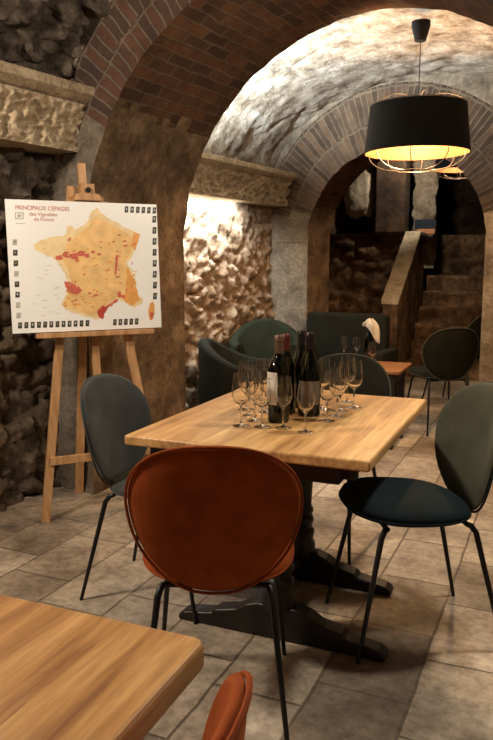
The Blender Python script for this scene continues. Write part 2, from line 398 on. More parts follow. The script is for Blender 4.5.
# ---------------------------------------------------------------- arch ribs
def rib(name, cx, cz, r, y0, y1, rings, xl, xr, ztop, mats, low, n=96):
    """arch rib: brick voussoir faces, brick soffit, stone piers under spring"""
    mb = MB(); mf, ms_, mp, mw = [mb.m(m) for m in mats]
    # soffit arc + subtle irregularity
    def wob(a, y): return .012 * noise.fractal(Vector((a * 9, y * 6, r)), .8, 2., 4)
    ny = 16
    def PS(i, j):
        a = pi - pi * i / n; y = y0 + (y1 - y0) * j / (ny - 1); rr = r - wob(a, y)
        return (cx + rr * cos(a), y, cz + rr * sin(a))
    k_ = (lambda i, j: (mp if (min(i, n - i) + .5) * pi / n < low + .10 + .10 * noise.noise(Vector((j * .9, r, i * .02))) else ms_))
    mb.grid(PS, n + 1, ny, k_, uvf=lambda i, j: ((y1 - y0) * j / (ny - 1), r * pi * i / n))
    # faces
    for y, nsgn in ((y0, -1), (y1, 1)):
        rr = [r] + list(rings)
        for k in range(len(rr) - 1):
            ra, rb = rr[k], rr[k + 1]
            rm = (ra + rb) / 2
            def PF(i, j):
                a = pi - pi * i / n; q = ra + (rb - ra) * j / 3
                w = .010 * noise.fractal(Vector((a * 14, q * 14, y)), .8, 2., 3) if 0 < j or k else 0
                q2 = q - (wob(a, y) if (j == 0 and k == 0) else 0)
                return (cx + q2 * cos(a), y + w * nsgn, cz + q2 * sin(a))
            mb.grid(PF, n + 1, 4, (lambda i, j: mw if (min(i, n - i) + .5) * pi / n < low - .06 * k else mf), uvf=lambda i, j: (k * .175 + .175 * j / 3, rm * pi * i / n))
        # outside of the rings up to the rectangular limits
        def PO(i, j):
            a = pi - pi * i / n; d = Vector((cos(a), sin(a)))
            tx = ((xr - cx) if d.x > 0 else (xl - cx)) / d.x if abs(d.x) > 1e-6 else 1e9
            tz = (ztop - cz) / d.y if d.y > 1e-6 else 1e9
            t = max(min(tx, tz), rr[-1]); q = rr[-1] + (t - rr[-1]) * j
            return (cx + q * d.x, y, cz + q * d.y)
        mb.grid(PO, n + 1, 2, mw)
    # piers
    for xa, xb in ((xl, cx - r), (cx + r, xr)):
        nz_, ny_ = 60, 24
        inner = xb if xa < cx - r else xa
        sg = 1 if inner == xb else -1
        def PP(i, j):
            z = cz * i / (nz_ - 1); y = y0 + (y1 - y0) * j / (ny_ - 1)
            w = .016 * noise.fractal(Vector((inner * 3, y * 5, z * 5)), .8, 2., 5)
            if i == nz_ - 1: w = -wob(pi if sg > 0 else 0, y) * -1
            return (inner + sg * w * (0 if j in (0, ny_ - 1) else 1), y, z)
        mb.grid(PP, nz_, ny_, mp, uvf=lambda i, j: ((y1 - y0) * j / (ny_ - 1), cz * i / (nz_ - 1)))
        for y in (y0, y1):
            nx_ = 12
            def PQ(i, j):
                z = cz * i / (nz_ - 1); x = xa + (xb - xa) * j / (nx_ - 1)
                w = .018 * noise.fractal(Vector((x * 6, y * 3, z * 6)), .8, 2., 5) * (1 if 0 < j < nx_ - 1 else 0)
                return (x, y + w, z)
            mb.grid(PQ, nz_, nx_, mw)
    # merge wall behind ring to pier front uses mw
    return struct(mb.build(name, mb.mats, angle=60))
rib('trim_1', -1.645, 1.46, 1.33, 3.1, 4.05, (1.505, 1.70), -3.75, 1.3, 3.6, (M['ring'], M['intr'], M['pier'], M['ashlar2']), .52)
rib('trim_2', -2.32, 1.58, .835, 6.3, 6.8, (1.06, 1.36), -4.4, 1.0, 3.6, (M['ring2'], M['intr'], M['pier'], M['ashlar']), .28)

# ---------------------------------------------------------------- second bay: niche wall and plaster vault
def niche():
    y0, y1, z0, z1 = 4.03, 6.33, -.02, 2.5; res = .021
    nu = int((y1 - y0) / res); nv = int((z1 - z0) / res); mb = MB()
    def P(i, j):
        y = y0 + (y1 - y0) * i / (nu - 1); z = z0 + (z1 - z0) * j / (nv - 1)
        h = rubble(y, z, 4.6, 7., .058 * (1 - .5 * max(0., min(1., (z - 1.25) / .6))), 2.2, .85, 1.1)
        return (-3.56 + h, y, z)
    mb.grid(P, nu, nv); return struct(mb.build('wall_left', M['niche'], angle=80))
niche()
def v2(t, s):
    """t 0..1 across, s 0..1 along"""
    cx = -1.87 + (-2.05 + 1.87) * s; a_ = 1.70 + (1.53 - 1.70) * s; cz = 2.0; b_ = 1.06 + (.95 - 1.06) * s
    th = pi - pi * t; e = 2 / 2.25
    c, q = cos(th), sin(th)
    return cx + a_ * math.copysign(abs(c) ** e, c), cz + b_ * abs(q) ** e
mb = MB(); nu, nv = 190, 110
def P(i, j):
    t = i / (nu - 1); s = j / (nv - 1); y = 4.03 + 2.3 * s
    x, z = v2(t, s); c = Vector((x + 1.95, z - 1.9)).normalized()
    h = .015 * noise.fractal(Vector((x * 4.5, y * 4.5, z * 4.5)), .6, 2.1, 7)
    h += .022 * max(0., 1 - 3.2 * abs(noise.noise(Vector((x * 2.6, y * 4.5, z * 2.6))))) * -1 * (noise.noise(Vector((x * 1.1, y * 1.1, z * 1.1 + 7))) > 0)
    return (x - c.x * h, y, z - c.y * h)
mb.grid(P, nu, nv); struct(mb.build('ceiling', M['plaster'], angle=80))
mb = MB(); mb.box((-.32, 4.0, 0), (-.12, 6.35, 2.2)); struct(mb.build('wall_right', M['ashlar'], smooth=False))

# ---------------------------------------------------------------- far bay: walls, upper chamber
mb = MB()
def P(i, j):
    y = 6.78 + 6.2 * i / 119; z = 3.6 * j / 69
    return (-4.3 + rubble(y, z, 3, 4, .12, 8.), y, z)
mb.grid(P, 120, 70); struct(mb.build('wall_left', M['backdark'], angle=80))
mb = MB()
def P(i, j):
    x = -4.5 + 5.3 * i / 119; z = 3.6 * j / 69
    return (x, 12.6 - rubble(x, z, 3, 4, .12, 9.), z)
mb.grid(P, 120, 70); struct(mb.build('wall_back', M['backdark'], angle=80))
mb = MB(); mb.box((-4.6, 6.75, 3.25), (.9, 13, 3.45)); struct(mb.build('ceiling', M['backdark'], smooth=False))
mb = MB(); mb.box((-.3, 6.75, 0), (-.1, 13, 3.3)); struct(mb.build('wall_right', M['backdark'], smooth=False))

# retaining wall beneath the upper chamber + stair
SA = radians(9.5)   # stair frame rotation
S0 = Vector((-2.40, 8.50, 0))
TS = Matrix.Translation(S0) @ Matrix.Rotation(SA, 4, 'Z')
# stairs: local x across (-.45 .. .45), y deeper
N_ST = 6; RISE = .2; RUN = .30
st = empty('stone_staircase', S0, SA, label='worn brown stone steps climbing at the far end of the cellar', cat='stairs')
for k in range(N_ST):
    m_ = MB(); x0, x1 = -.465, .52; y0 = RUN * k; z1 = RISE * (k + 1); nx, nn = 40, 10
    ytop = y0 + RUN + .12 if k < N_ST - 1 else y0 + 1.25
    def P(i, j):
        x = x0 + (x1 - x0) * i / (nx - 1)
        path = [(y0 + .0, z1 - RISE - .02), (y0, z1 - .15), (y0, z1 - .08), (y0 - .015, z1 - .035), (y0 - .012, z1 - .012), (y0 + .02, z1), (y0 + .15, z1 - .004), (ytop, z1), (ytop, z1 - RISE - .02)]
        y, z = path[j]
        w = .022 * noise.fractal(Vector((x * 7, z * 9, k * 3.3)), .8, 2., 4)
        return (x, y + (w if j < 6 else 0), z + (.5 * w if 2 < j < 7 else 0))
    m_.grid(P, nx, 9)
    m_.build('step', M['step'], st, angle=50)
# landing wall behind the steps
mb = MB()
def P(i, j):
    x = -.5 + 1.6 * i / 59; z = .8 + 1.0 * j / 29
    p = TS @ Vector((x, RUN * N_ST + 1.1 - rubble(x, z, 4, 5, .07, 4.), z)); return p
mb.grid(P, 60, 30); struct(mb.build('wall_back', M['step'], angle=80))
# parapet of the stair
pp = empty('stair_parapet', S0, SA, label='sloping stone parapet on the left side of the stairs', cat='parapet')
def parapet():
    x0, x1 = -.64, -.475
    prof = [(-.72, 0), (-.72, .50), (-.60, .60), (.85, 1.66), (1.25, 1.72), (1.25, 0)]
    m_ = MB(); n = 40
    def top(y):
        if y < .8: return .95 + (y + .65) / 1.45 * .80
        return 1.75
    def P(i, j):
        y = -.65 + 1.9 * i / (n - 1); zt = top(y)
        path = [(x0, 0)] + [(x0, zt * q / 8) for q in range(1, 9)] + [(x0 + (x1 - x0) * .5, zt + .01)] + [(x1, zt * q / 8) for q in range(8, 0, -1)] + [(x1, 0)]
        x, z = path[j]
        w = .02 * noise.fractal(Vector((x * 5, y * 6, z * 6)), .8, 2., 4)
        return Vector((x + w * .5, y + w * .5, z + (w * .4 if z > 0 else 0)))
    m_.grid(P, n, 19)
    m_.face([0 * 19 + q for q in range(19)]); m_.face([(n - 1) * 19 + q for q in range(19)][::-1])
    m_.build('parapet_body', M['step'], pp, angle=50)
    c = MB()
    def C(i, j):
        y = -.68 + 1.93 * i / (n - 1); zt = top(y)
        a, b_ = [(x0 - .02, zt - .02), (x0 - .02, zt + .03), (x1 + .015, zt + .03), (x1 + .015, zt - .02)][j]
        w = .008 * noise.noise(Vector((a * 9, y * 8, b_ * 8)))
        return Vector((a + w, y, b_ + w))
    c.grid(C, n, 4, closev=True); c.face([0, 1, 2, 3]); c.face([(n - 1) * 4 + q for q in range(4)][::-1])
    c.build('coping', M['cornice'], pp, angle=50, bevel=.008)
parapet()
# low retaining wall left of the parapet
mb = MB()
def P(i, j):
    x = -2.1 + 1.42 * i / 59; z = 1.72 * j / 49
    return TS @ Vector((x, .72 - rubble(x, z, 3.4, 4.5, .06, 6.), z))
mb.grid(P, 60, 50)
def P(i, j):
    x = -2.1 + 1.42 * i / 29
    y, z = [(.70, 1.72), (.68, 1.755), (1.1, 1.76), (3.6, 1.70)][j]
    return TS @ Vector((x, y, z + .012 * noise.noise(Vector((x * 5, y * 5, 0)))))
mb.grid(P, 30, 4); struct(mb.build('wall_left', M['step'], angle=70))
# broken pale masonry and the dark pillar standing in the upper chamber
def blob_rock(name, c, sx, sy, sz, mat, label, seed, cat='stone', rot=0):
    m_ = MB(); nu, nv = 48, 30
    def P(i, j):
        a = 2 * pi * i / nu; b_ = -pi / 2 + pi * j / (nv - 1)
        e = .6
        cu = lambda w: math.copysign(abs(w) ** e, w)
        p = Vector((cu(cos(a)) * cu(cos(b_)), cu(sin(a)) * cu(cos(b_)), cu(sin(b_))))
        k = 1 + .16 * noise.fractal(p * 1.6 + Vector((seed, 0, 0)), .8, 2.1, 6)
        return Vector((p.x * sx * k, p.y * sy * k, p.z * sz * k))
    m_.grid(P, nu, nv, closeu=True)
    o = m_.build(name, mat, angle=80); o.location = c; o.rotation_euler = (0, 0, rot)
    return tag(o, label, cat)
blob_rock('broken_masonry', (-3.93, 9.45, 2.33), .22, .15, .32, M['pale'], 'pale lump of broken masonry left of the dark pillar, above the low wall', 3., 'masonry')
mb = MB(); mb.box((-.20, -.2, 0), (.20, .2, 1.7)); o = mb.build('stone_pillar', M['backdark'], bevel=.03); o.location = (-3.49, 9.5, 1.76); o.rotation_euler = (0, 0, SA)
tag(o, 'dark square pillar standing on the low wall under the far vault', 'pillar')
def pale_col():
    m_ = MB()
    def P(i, j):
        z = 1.3 + 1.65 * i / 49; a, b_ = [(-.17, -.16), (.13, -.16), (.17, .16), (-.15, .16)][j // 8]
        a2, b2 = [(-.17, -.16), (.13, -.16), (.17, .16), (-.15, .16)][(j // 8 + 1) % 4]
        f = (j % 8) / 8; x = a + (a2 - a) * f; y = b_ + (b2 - b_) * f
        w = .05 * noise.fractal(Vector((x * 5, y * 5, z * 4)), .8, 2., 5)
        return (x + w, y - w, z)
    m_.grid(P, 50, 32, closev=True); m_.face([q for q in range(32)][::-1]); m_.face([49 * 32 + q for q in range(32)])
    o = m_.build('masonry_column', M['pale'], angle=80); o.location = (-3.30, 10.35, 0); o.rotation_euler = (0, 0, .3)
    tag(o, 'pale rough masonry column between the dark pillar and the stairwell', 'column')
pale_col()
mb = MB(); mb.box((-.14, -.03, 0), (.14, .02, .13)); o = mb.build('navy_panel', M['bluecloth'], bevel=.005); o.location = (-3.17, 9.95, 1.84); o.rotation_euler = (0, 0, .3)
tag(o, 'small navy panel against the pale masonry column', 'panel')
mb = MB(); mb.box((-.12, -.06, 0), (.12, .06, .07)); o = mb.build('lit_ledge_block', M['lit_slab'], bevel=.008); o.location = (-3.14, 9.9, 1.765); o.rotation_euler = (0, 0, .3)  # block painted orange to stand for light on the ledge top
tag(o, 'ledge block coloured orange as if lit, just under the navy panel beside the parapet top', 'block')

# ---------------------------------------------------------------- carved cornices
def cornice(name, y0, y1, xw, xf, zb, zt, label, seed):
    root = empty(name, (xw, y0, zb), 0, label=label, cat='cornice')
    prof = []   # (out from wall, height) going bottom to top
    D = xf - xw; Hh = zt - zb
    def edge(q):  # q 0..1 up the carved cove
        return D * (.62 - .05 * sin(q * pi) + .20 * q * q), Hh * .74 * q
    ny = int((y1 - y0) / .008); nq = 44
    m_ = MB()
    def P(i, j):
        y = (y1 - y0) * i / (ny - 1); q = j / (nq - 1); x, z = edge(q)
        # leafy scroll relief
        L = .27; c = (y / L) - math.floor(y / L) - .5; sgn = 1 if int(math.floor(y / L)) % 2 else -1
        dy = c * L; dz = (q - .5) * Hh * .74 * sgn
        r = hypot(dy, dz); th = atan2(dz, dy)
        w = noise.noise_vector(Vector((y * 6 + seed, z * 6, 0)))
        swirl = sin(r * 62 - th * 2.0 + w.x * 1.5)
        pv = Vector((y * 17 + seed + w.x * .8, z * 20 + w.y * .8, seed))
        leaf = 1 - 4.2 * abs(noise.noise(pv)) + .5 * noise.noise(pv * 2.3)
        m2 = max(0, 1 - r / .12)
        rel = m2 * swirl + (1 - m2) * leaf * .8
        rel = math.copysign(abs(rel) ** .6, rel)
        fade = min(1, q * 9, (1 - q) * 9)
        return (x + .021 * rel * fade + .006 * w.z, y, z)
    m_.grid(P, ny, nq)
    x1, z1 = edge(1)
    # backing and ends
    b0 = len(m_.v); m_.v += [(-.3, 0, 0), (-.3, 0, z1), (-.3, y1 - y0, 0), (-.3, y1 - y0, z1)]
    m_.face([b0, b0 + 1] + [nq - 1 - k for k in range(nq)]); m_.face([b0 + 3, b0 + 2] + [(ny - 1) * nq + k for k in range(nq)])
    m_.face([b0, b0 + 2, (ny - 1) * nq, 0])
    m_.build('carved_frieze', M['cornice'], root, angle=60)
    f = MB()
    pr_ = [(-.3, Hh * .74), (D * .78, Hh * .74), (D * .92, Hh * .82), (D, Hh * .86), (D, Hh), (-.3, Hh)]
    n = 40
    f.grid(lambda i, j: (pr_[j][0] + (.006 * noise.fractal(Vector((i * .35, j * 2., seed)), .8, 2, 3) if 0 < j < 5 else 0), (y1 - y0) * i / (n - 1), pr_[j][1]), n, 6, closev=True)
    f.face(range(6)); f.face([(n - 1) * 6 + k for k in range(6)][::-1])
    f.build('fascia', M['cornice'], root, angle=30, bevel=.006)
    return root
cornice('carved_cornice', -1.5, 3.115, -3.24, -2.87, 2.01, 2.345, 'long carved stone cornice on the near left wall above the map', 1.)
cornice('carved_cornice', 4.04, 6.31, -3.56, -3.27, 1.925, 2.23, 'carved stone cornice over the brightly lit niche, past the first brick arch', 2.)

# ================================================================== CHAIRS
def se(c, n): return math.copysign(abs(c) ** (2 / n), c)
def pad(mb, n, rings, F, thick, mi=0):
    """two-sided cushion. F(phi, r) -> (point, normal)"""
    rs = [1 - (1 - k / rings) ** 1.6 for k in range(rings + 1)]
    idx = {}
    for side in (1, -1):
        for k, r in enumerate(rs):
            for i in range(n):
                if k == 0 and i: continue
                if k == rings and side == -1: continue
                p, nn = F(2 * pi * i / n, r)
                t = thick / 2 * (1 - r ** 5) ** .55
                idx[(side, k, i)] = len(mb.v); mb.v.append(tuple(Vector(p) + Vector(nn) * t * side))
    def g(side, k, i):
        i %= n
        if k == 0: i = 0
        if k == rings: side = 1
        return idx[(side, k, i)]
    for side in (1, -1):
        for k in range(rings):
            for i in range(n):
                q = [g(side, k, i), g(side, k + 1, i), g(side, k + 1, i + 1), g(side, k, i + 1)]
                if k == 0: q = q[:3]
                mb.face(q, mi)
BZ, BH, BA = .688, .229, .243
def back_map(phi, r):
    x = BA * se(cos(phi), 2.5); z = BH * se(sin(phi), 2.35)
    x *= 1 + .13 * z / BH - .10 * (z / BH) ** 2
    x *= r; z *= r
    y = -.236 - .052 * (z / BH) + 1.15 * x * x
    n = Vector((-2.1 * x, 1, .34)).normalized()
    return Vector((x, y, BZ + z)), n
def seat_map(phi, r):
    x = .236 * se(cos(phi), 2.5); y = .222 * se(sin(phi), 2.6)
    x *= 1 + .05 * y / .228
    x *= r; y *= r
    z = .494 + .012 * (y / .228) - .022 * max(0, y / .228 - .55) ** 2 * 4 * .5
    return Vector((x, y + .045, z)), Vector((0, 0, 1))
def make_chair(label, cat, seat_m, back_m, pipe_m, group=None, name='dining_chair'):
    root = empty(name, label=label, cat=cat, group=group)
    b = MB(); pad(b, 56, 12, back_map, .042); bo = b.build('backrest', back_m, root, angle=80)
    p = MB(); p.tube([back_map(2 * pi * i / 56, 1.0)[0] + back_map(2 * pi * i / 56, 1.)[1] * -.010 for i in range(56)], .0045, 6, closed=True)
    p.build('piping', pipe_m, bo)
    s = MB(); pad(s, 48, 10, seat_map, .078); so = s.build('seat', seat_m, root, angle=80)
    p = MB(); p.tube([seat_map(2 * pi * i / 48, 1.003)[0] + Vector((0, 0, -.006)) for i in range(48)], .004, 6, closed=True)
    p.build('piping', pipe_m, so)
    f = MB()
    f.tube([(-.17, .16, .452), (.17, .16, .452)], .009); f.tube([(-.155, -.13, .452), (.155, -.13, .452)], .009)
    f.tube([(0, -.13, .452), (0, .16, .452)], .009)
    f.build('seat_frame', M['blackmetal'], root)
    for sx in (-1, 1):
        for (tx, ty, fx, fy) in ((.165, .16, .22, .27), (.155, -.13, .215, -.262)):
            g = MB(); 
            pts = [(sx * tx, ty, .452)]
            d = Vector((sx * (fx - tx), fy - ty, 0))
            pts += [tuple(Vector((sx * tx, ty, 0)) + d * .10 + Vector((0, 0, .448))), tuple(Vector((sx * tx, ty, 0)) + d * .22 + Vector((0, 0, .425)))]
            pts += [(sx * fx, fy, .0)]
            g.tube(pts, [.010, .0105, .0105, .0075], 10)
            g.build('leg', M['blackmetal'], root)
    return root
def put(o, x, y, fx, fy, sc=1.):
    o.location = (x, y, 0); o.rotation_euler = (0, 0, atan2(fy, fx) - pi / 2); o.scale = (sc,) * 3
    return o
G = 'velvet shell chairs around the tables'
c_or = put(make_chair('burnt orange velvet chair seen from behind at the near end of the central table', 'chair', M['orange'], M['orange'], M['orangepipe'], G), -1.19, 1.78, -.5, .86)
c_or2 = copy_tree(c_or); tag(c_or2, 'burnt orange velvet chair cut off by the bottom edge, at the foreground table'); put(c_or2, -.655, .503, -.97, -.24)
c_l = put(make_chair('slate blue velvet chair on the left side of the central table, by the easel', 'chair', M['slate'], M['slate'], M['slate'], G), -1.84, 2.31, .985, .17)
c_r = put(make_chair('dark teal velvet chair, its back painted grey-green as if lamplit, right of the central table', 'chair', M['teal'], M['lit_teal'], M['teal'], G), -.815, 2.56, -.777, -.63, 1.03)  # backrest colour carries the warm lamplight; seat and piping keep the teal
c_f = put(make_chair('dark green velvet chair at the far end of the central table, behind the glasses', 'chair', M['darkgreen'], M['darkgreen'], M['lit_teal'], G), -1.47, 3.20, .05, -.99)
c_b = copy_tree(c_f); tag(c_b, 'dark velvet chair with its back turned, at the small far table before the stairs'); put(c_b, -1.71, 5.91, -.66, .75, .96)
c_b2 = copy_tree(c_f); tag(c_b2, 'dark chair partly hidden at the right edge behind the far velvet chair'); put(c_b2, -1.87, 7.08, -.97, .2, 1.0)

# ================================================================== TABLES
TA = radians(8.5)
tab = empty('dining_table', (-1.374, 2.628, 0), TA, label='central oak table with black turned trestle base, wine glasses on top', cat='table')
mb = MB(); mb.box((-.464, -.577, .722), (.464, .577, .76)); mb.build('tabletop', M['oak'], tab, bevel=.008)
mb = MB(); mb.box((-.40, -.50, .665), (.40, -.46, .722)); mb.box((-.40, .30, .665), (.40, .34, .722)); mb.box((-.385, -.5, .665), (-.345, .34, .722)); mb.box((.345, -.5, .665), (.385, .34, .722))
mb.build('apron', M['darkwood'], tab, bevel=.004)
def sled(yc, xc):
    # carved sled foot along local x
    prof = [(-.41, 0), (-.41, .028), (-.385, .048), (-.35, .058), (-.30, .066), (-.265, .075), (-.25, .095), (-.215, .105), (-.165, .12), (-.12, .155), (-.075, .175), (.075, .175), (.12, .155), (.165, .12), (.215, .105), (.25, .095), (.265, .075), (.30, .066), (.35, .058), (.385, .048), (.41, .028), (.41, 0)]
    m_ = MB(); m_.prism(prof, lambda a, c, d: (xc + a, yc + d, c * .76), -.038, .038)
    return m_.build('sled_foot', M['darkwood'], tab, smooth=False, bevel=.009)
def column(x, y):
    m_ = MB()
    prof = [(.062, .12), (.062, .165), (.052, .185), (.058, .215), (.058, .225), (.045, .24), (.05, .26), (.056, .275), (.05, .29), (.044, .30), (.052, .312), (.052, .325), (.043, .338), (.046, .40), (.050, .47), (.052, .54), (.046, .585), (.058, .60), (.058, .612), (.046, .625), (.06, .64), (.06, .665)]
    m_.lathe(prof, 28, T=Matrix.Translation((x, y, 0)))
    return m_.build('turned_column', M['darkwood'], tab, angle=50)
YN, YF = -.415, .10
XN, XF = .095, .01
sled(YN, XN); sled(YF, XF); column(XN, YN); column(XF, YF)
mb = MB(); mb.box((XF - .03, YN + .02, .05), (XF + .03, YF - .02, .12)); mb.build('stretcher', M['darkwood'], tab, bevel=.006)
mb = MB(); mb.box((-.33, YN - .04, .628), (.33, YN + .04, .668)); mb.build('cross_bar', M['darkwood'], tab, bevel=.006)
mb = MB(); mb.box((-.33, YF - .04, .628), (.33, YF + .04, .668)); mb.build('cross_bar', M['darkwood'], tab, bevel=.006)

fg = empty('dining_table', (-.665, .965, 0), TA + radians(.5), label='rounded oak table filling the lower left corner of the foreground', cat='table')
def rounded_slab(x0, x1, y0, y1, z0, z1, rad, e=.012):
    m_ = MB(); pts = []
    for cx_, cy_, a0 in ((x1 - rad, y1 - rad, 0), (x0 + rad, y1 - rad, 90), (x0 + rad, y0 + rad, 180), (x1 - rad, y0 + rad, 270)):
        for k in range(9):
            a = radians(a0 + 90 * k / 8); pts.append((cx_ + rad * cos(a), cy_ + rad * sin(a)))
    m_.prism(pts, lambda a, c, d: (a, c, d), z0, z1); return m_
rounded_slab(-1.5, 0, -.72, 0, .70, .75, .028).build('tabletop', M['oak2'], fg, smooth=False, bevel=.011)
mb = MB(); mb.box((-1.38, -.62, .63), (-.12, -.10, .70)); mb.build('apron', M['darkwood'], fg, bevel=.004)
for a in (-.155, -1.35):
    for b_ in (-.13, -.59):
        m_ = MB(); m_.tube([(a, b_, .70), (a, b_, 0)], .016, 10); m_.build('leg', M['blackmetal'], fg)

# ================================================================== BOTTLES AND GLASSES
def bottle(x, y, z, h, kind, label, cap, lab=None, face=0., group='wine bottles on the central table'):
    root = empty('wine_bottle', (x, y, z), face, label=label, cat='bottle', group=group)
    s = h / .32
    if kind == 'bordeaux':
        prof = [(0, .006), (.036, 0), (.041, .006), (.0415, .19), (.040, .205), (.034, .222), (.022, .240), (.0155, .252), (.0145, .30), (.0165, .302), (.0165, .315), (.0135, .32), (0, .32)]
    else:
        prof = [(0, .006), (.040, 0), (.044, .006), (.0445, .15), (.042, .175), (.034, .205), (.024, .235), (.0165, .258), (.0145, .275), (.0145, .30), (.0165, .302), (.0165, .315), (.0135, .32), (0, .32)]
    m_ = MB(); m_.lathe([(r * (.5 + .5 * s) * 1.03, q * s) for r, q in prof], 32, cap=False); m_.build('glass_body', M['wine'], root, angle=60)
    m_ = MB(); rr = .0162 * (.5 + .5 * s) * 1.03
    m_.lathe([(rr, .253 * s + .004), (rr, .3005 * s), (rr * 1.13, .302 * s), (rr * 1.13, .3155 * s), (rr * .9, .3225 * s), (0, .3225 * s)], 24, cap=False); m_.build('capsule', cap, root, angle=50)
    if lab:
        z0, z1, a0, a1, mt = lab
        r0 = .0422 * (.5 + .5 * s) * 1.03 if kind == 'bordeaux' else .0452 * (.5 + .5 * s) * 1.03
        m_ = MB(); n = 18
        m_.grid(lambda i, j: (r0 * cos(a0 + (a1 - a0) * i / (n - 1)), r0 * sin(a0 + (a1 - a0) * i / (n - 1)), z0 + (z1 - z0) * j), n, 2)
        m_.m(mt)
        if mt is M['label']:
            r2 = r0 + .0006; ki = m_.m(M['ink'])
            def mark(u0, u1, w0, w1):
                m_.grid(lambda i, j: (r2 * cos(a0 + (a1 - a0) * (u0 + (u1 - u0) * i / 5)), r2 * sin(a0 + (a1 - a0) * (u0 + (u1 - u0) * i / 5)), z0 + (z1 - z0) * (w0 + (w1 - w0) * j)), 6, 2, ki)
            mark(.25, .75, .80, .815); mark(.32, .68, .12, .135); mark(.28, .72, .06, .07)
            for q in range(9):   # little hillside sketch
                u = .22 + .06 * q; mark(u, u + .05, .40 + .12 * sin(q * .8), .415 + .12 * sin(q * .8))
                if q % 2: mark(u, u + .03, .50 + .1 * sin(q * .9), .51 + .1 * sin(q * .9))
        m_.build('label', None, root)
    return root
def vang(x, y): return atan2(-y, -x)     # direction towards the room's near end
b1 = vang(-1.37, 2.50)
bottle(-1.368, 2.49, .76, .347, 'bordeaux', 'front left dark wine bottle with a white label', M['tancapsule'], (.075, .205, b1 - 1.75, b1 - .15, M['label']))
bottle(-1.425, 2.655, .76, .335, 'bordeaux', 'dark wine bottle with a red capsule just behind the white-labelled one', M['redcapsule'])
bottle(-1.425, 2.80, .76, .340, 'burgundy', 'hindmost dark wine bottle with a black capsule, left neck of the right-hand pair', M['capsule'])
b4 = vang(-1.32, 2.62)
bottle(-1.318, 2.665, .76, .345, 'burgundy', 'right-hand dark wine bottle with a brown label low on its body', M['capsule'], (.05, .15, b4 - 1.0, b4 + .9, M['greylabel']))

def make_glass(fill=None):
    root = empty('wine_glass', (0, 0, 0)); tag(root, 'x', 'wine glass', 'tasting glasses on the central table')
    o = [(.030, 0), (.0325, .0015), (.030, .003), (.012, .006), (.0045, .012), (.0038, .03), (.0038, .075), (.006, .083), (.016, .09), (.027, .102), (.0335, .12), (.035, .137), (.0335, .16), (.030, .185), (.0275, .21)]
    inn = [(.0268, .21), (.0293, .185), (.0327, .16), (.0342, .137), (.0325, .121), (.0262, .104), (.0155, .093), (.004, .0885), (0, .088)]
    m_ = MB(); m_.lathe([(0, .0)] + o + inn, 28, cap=False)
    m_.build('glass_bowl', M['glass'], root, angle=50)
    return root
g0 = make_glass()
GL = [('front left corner glass of the cluster, nearest the table edge', -1.453, 2.342, 1.0), ('second glass behind the front left one', -1.525, 2.52, 1.0),
      ('glass at the left rear of the cluster', -1.60, 2.62, 1.02), ('front glass just right of the left corner one', -1.374, 2.37, .93),
      ('front centre glass standing before the white-labelled bottle', -1.296, 2.397, .97), ('frontmost glass before the brown-labelled bottle', -1.188, 2.375, .92),
      ('tall glass right beside the right-hand bottle', -1.325, 2.80, 1.08), ('front glass of the right-hand group', -1.205, 2.598, .97),
      ('middle glass of the right-hand group', -1.205, 2.70, .97), ('rear glass of the right-hand group', -1.235, 2.80, 1.03), ('rightmost glass of the cluster', -1.215, 2.90, 1.02),
      ('glass between the left rear one and the white-labelled bottle', -1.50, 2.62, 1.0), ('rearmost glass at the left of the bottles', -1.60, 2.76, 1.0),
      ('glass pressed beside the left side of the white-labelled bottle', -1.455, 2.45, .97), ('glass at the right rear, behind the rightmost pair', -1.29, 3.0, 1.02)]
first = True
for lab, x, y, s in GL:
    o = g0 if first else copy_tree(g0); first = False
    o['label'] = 'clear stemmed wine glass, ' + lab; o.location = (x, y, .7605); o.scale = (s * 1.06, s * 1.06, s)

# ================================================================== EASEL AND MAP
EU = Vector((.53, .848, 0)); EN0 = Vector((.848, -.53, 0)); al = atan(.13 / 1.9)
EN = EN0 * cos(al) + Vector((0, 0, sin(al))); EV = -EN0 * sin(al) + Vector((0, 0, cos(al)))
EC = Vector((-2.683, 2.864, 0))
TE = Matrix(((EU.x, EV.x, EN.x, 0), (EU.y, EV.y, EN.y, 0), (EU.z, EV.z, EN.z, 0), (0, 0, 0, 1)))   # local: u across, v up, w towards the viewer
ez = empty('easel', EC, 0, label='light wooden A-frame easel holding the wine map by the left wall', cat='easel')
def ebox(name, pts4, w0, w1, par=ez, mat=None):
    m_ = MB(); m_.prism(pts4, lambda a, c, d: TE @ Vector((a, c, d)), w0, w1); return m_.build(name, mat or M['easel'], par, smooth=False, bevel=.003)
def ebar(name, p, q, wd, w0, w1):
    p = Vector(p); q = Vector(q); d = (q - p).normalized(); n = Vector((-d.y, d.x)) * wd / 2
    return ebox(name, [tuple(p - n), tuple(q - n), tuple(q + n), tuple(p + n)], w0, w1)
ebar('front_leg', (-.31, 0), (-.075, 1.80), .046, -.045, -.018)
ebar('front_leg', (.36, 0), (.070, 1.75), .046, -.045, -.018)
ebar('cross_rail', (-.27, .335), (.31, .33), .045, -.018, .0)
ebar('top_yoke', (-.11, 1.70), (.11, 1.70), .05, -.018, .0)
ebar('mast', (.03, .42), (-.01, 1.93), .042, -.072, -.046)
ebar('ledge', (-.31, 1.012), (.33, 1.012), .026, -.045, .05)
ebox('clamp', [(-.075, 1.722), (.075, 1.722), (.06, 1.755), (.035, 1.76), (.035, 1.81), (-.04, 1.81), (-.04, 1.76), (-.065, 1.755)], -.045, .028)
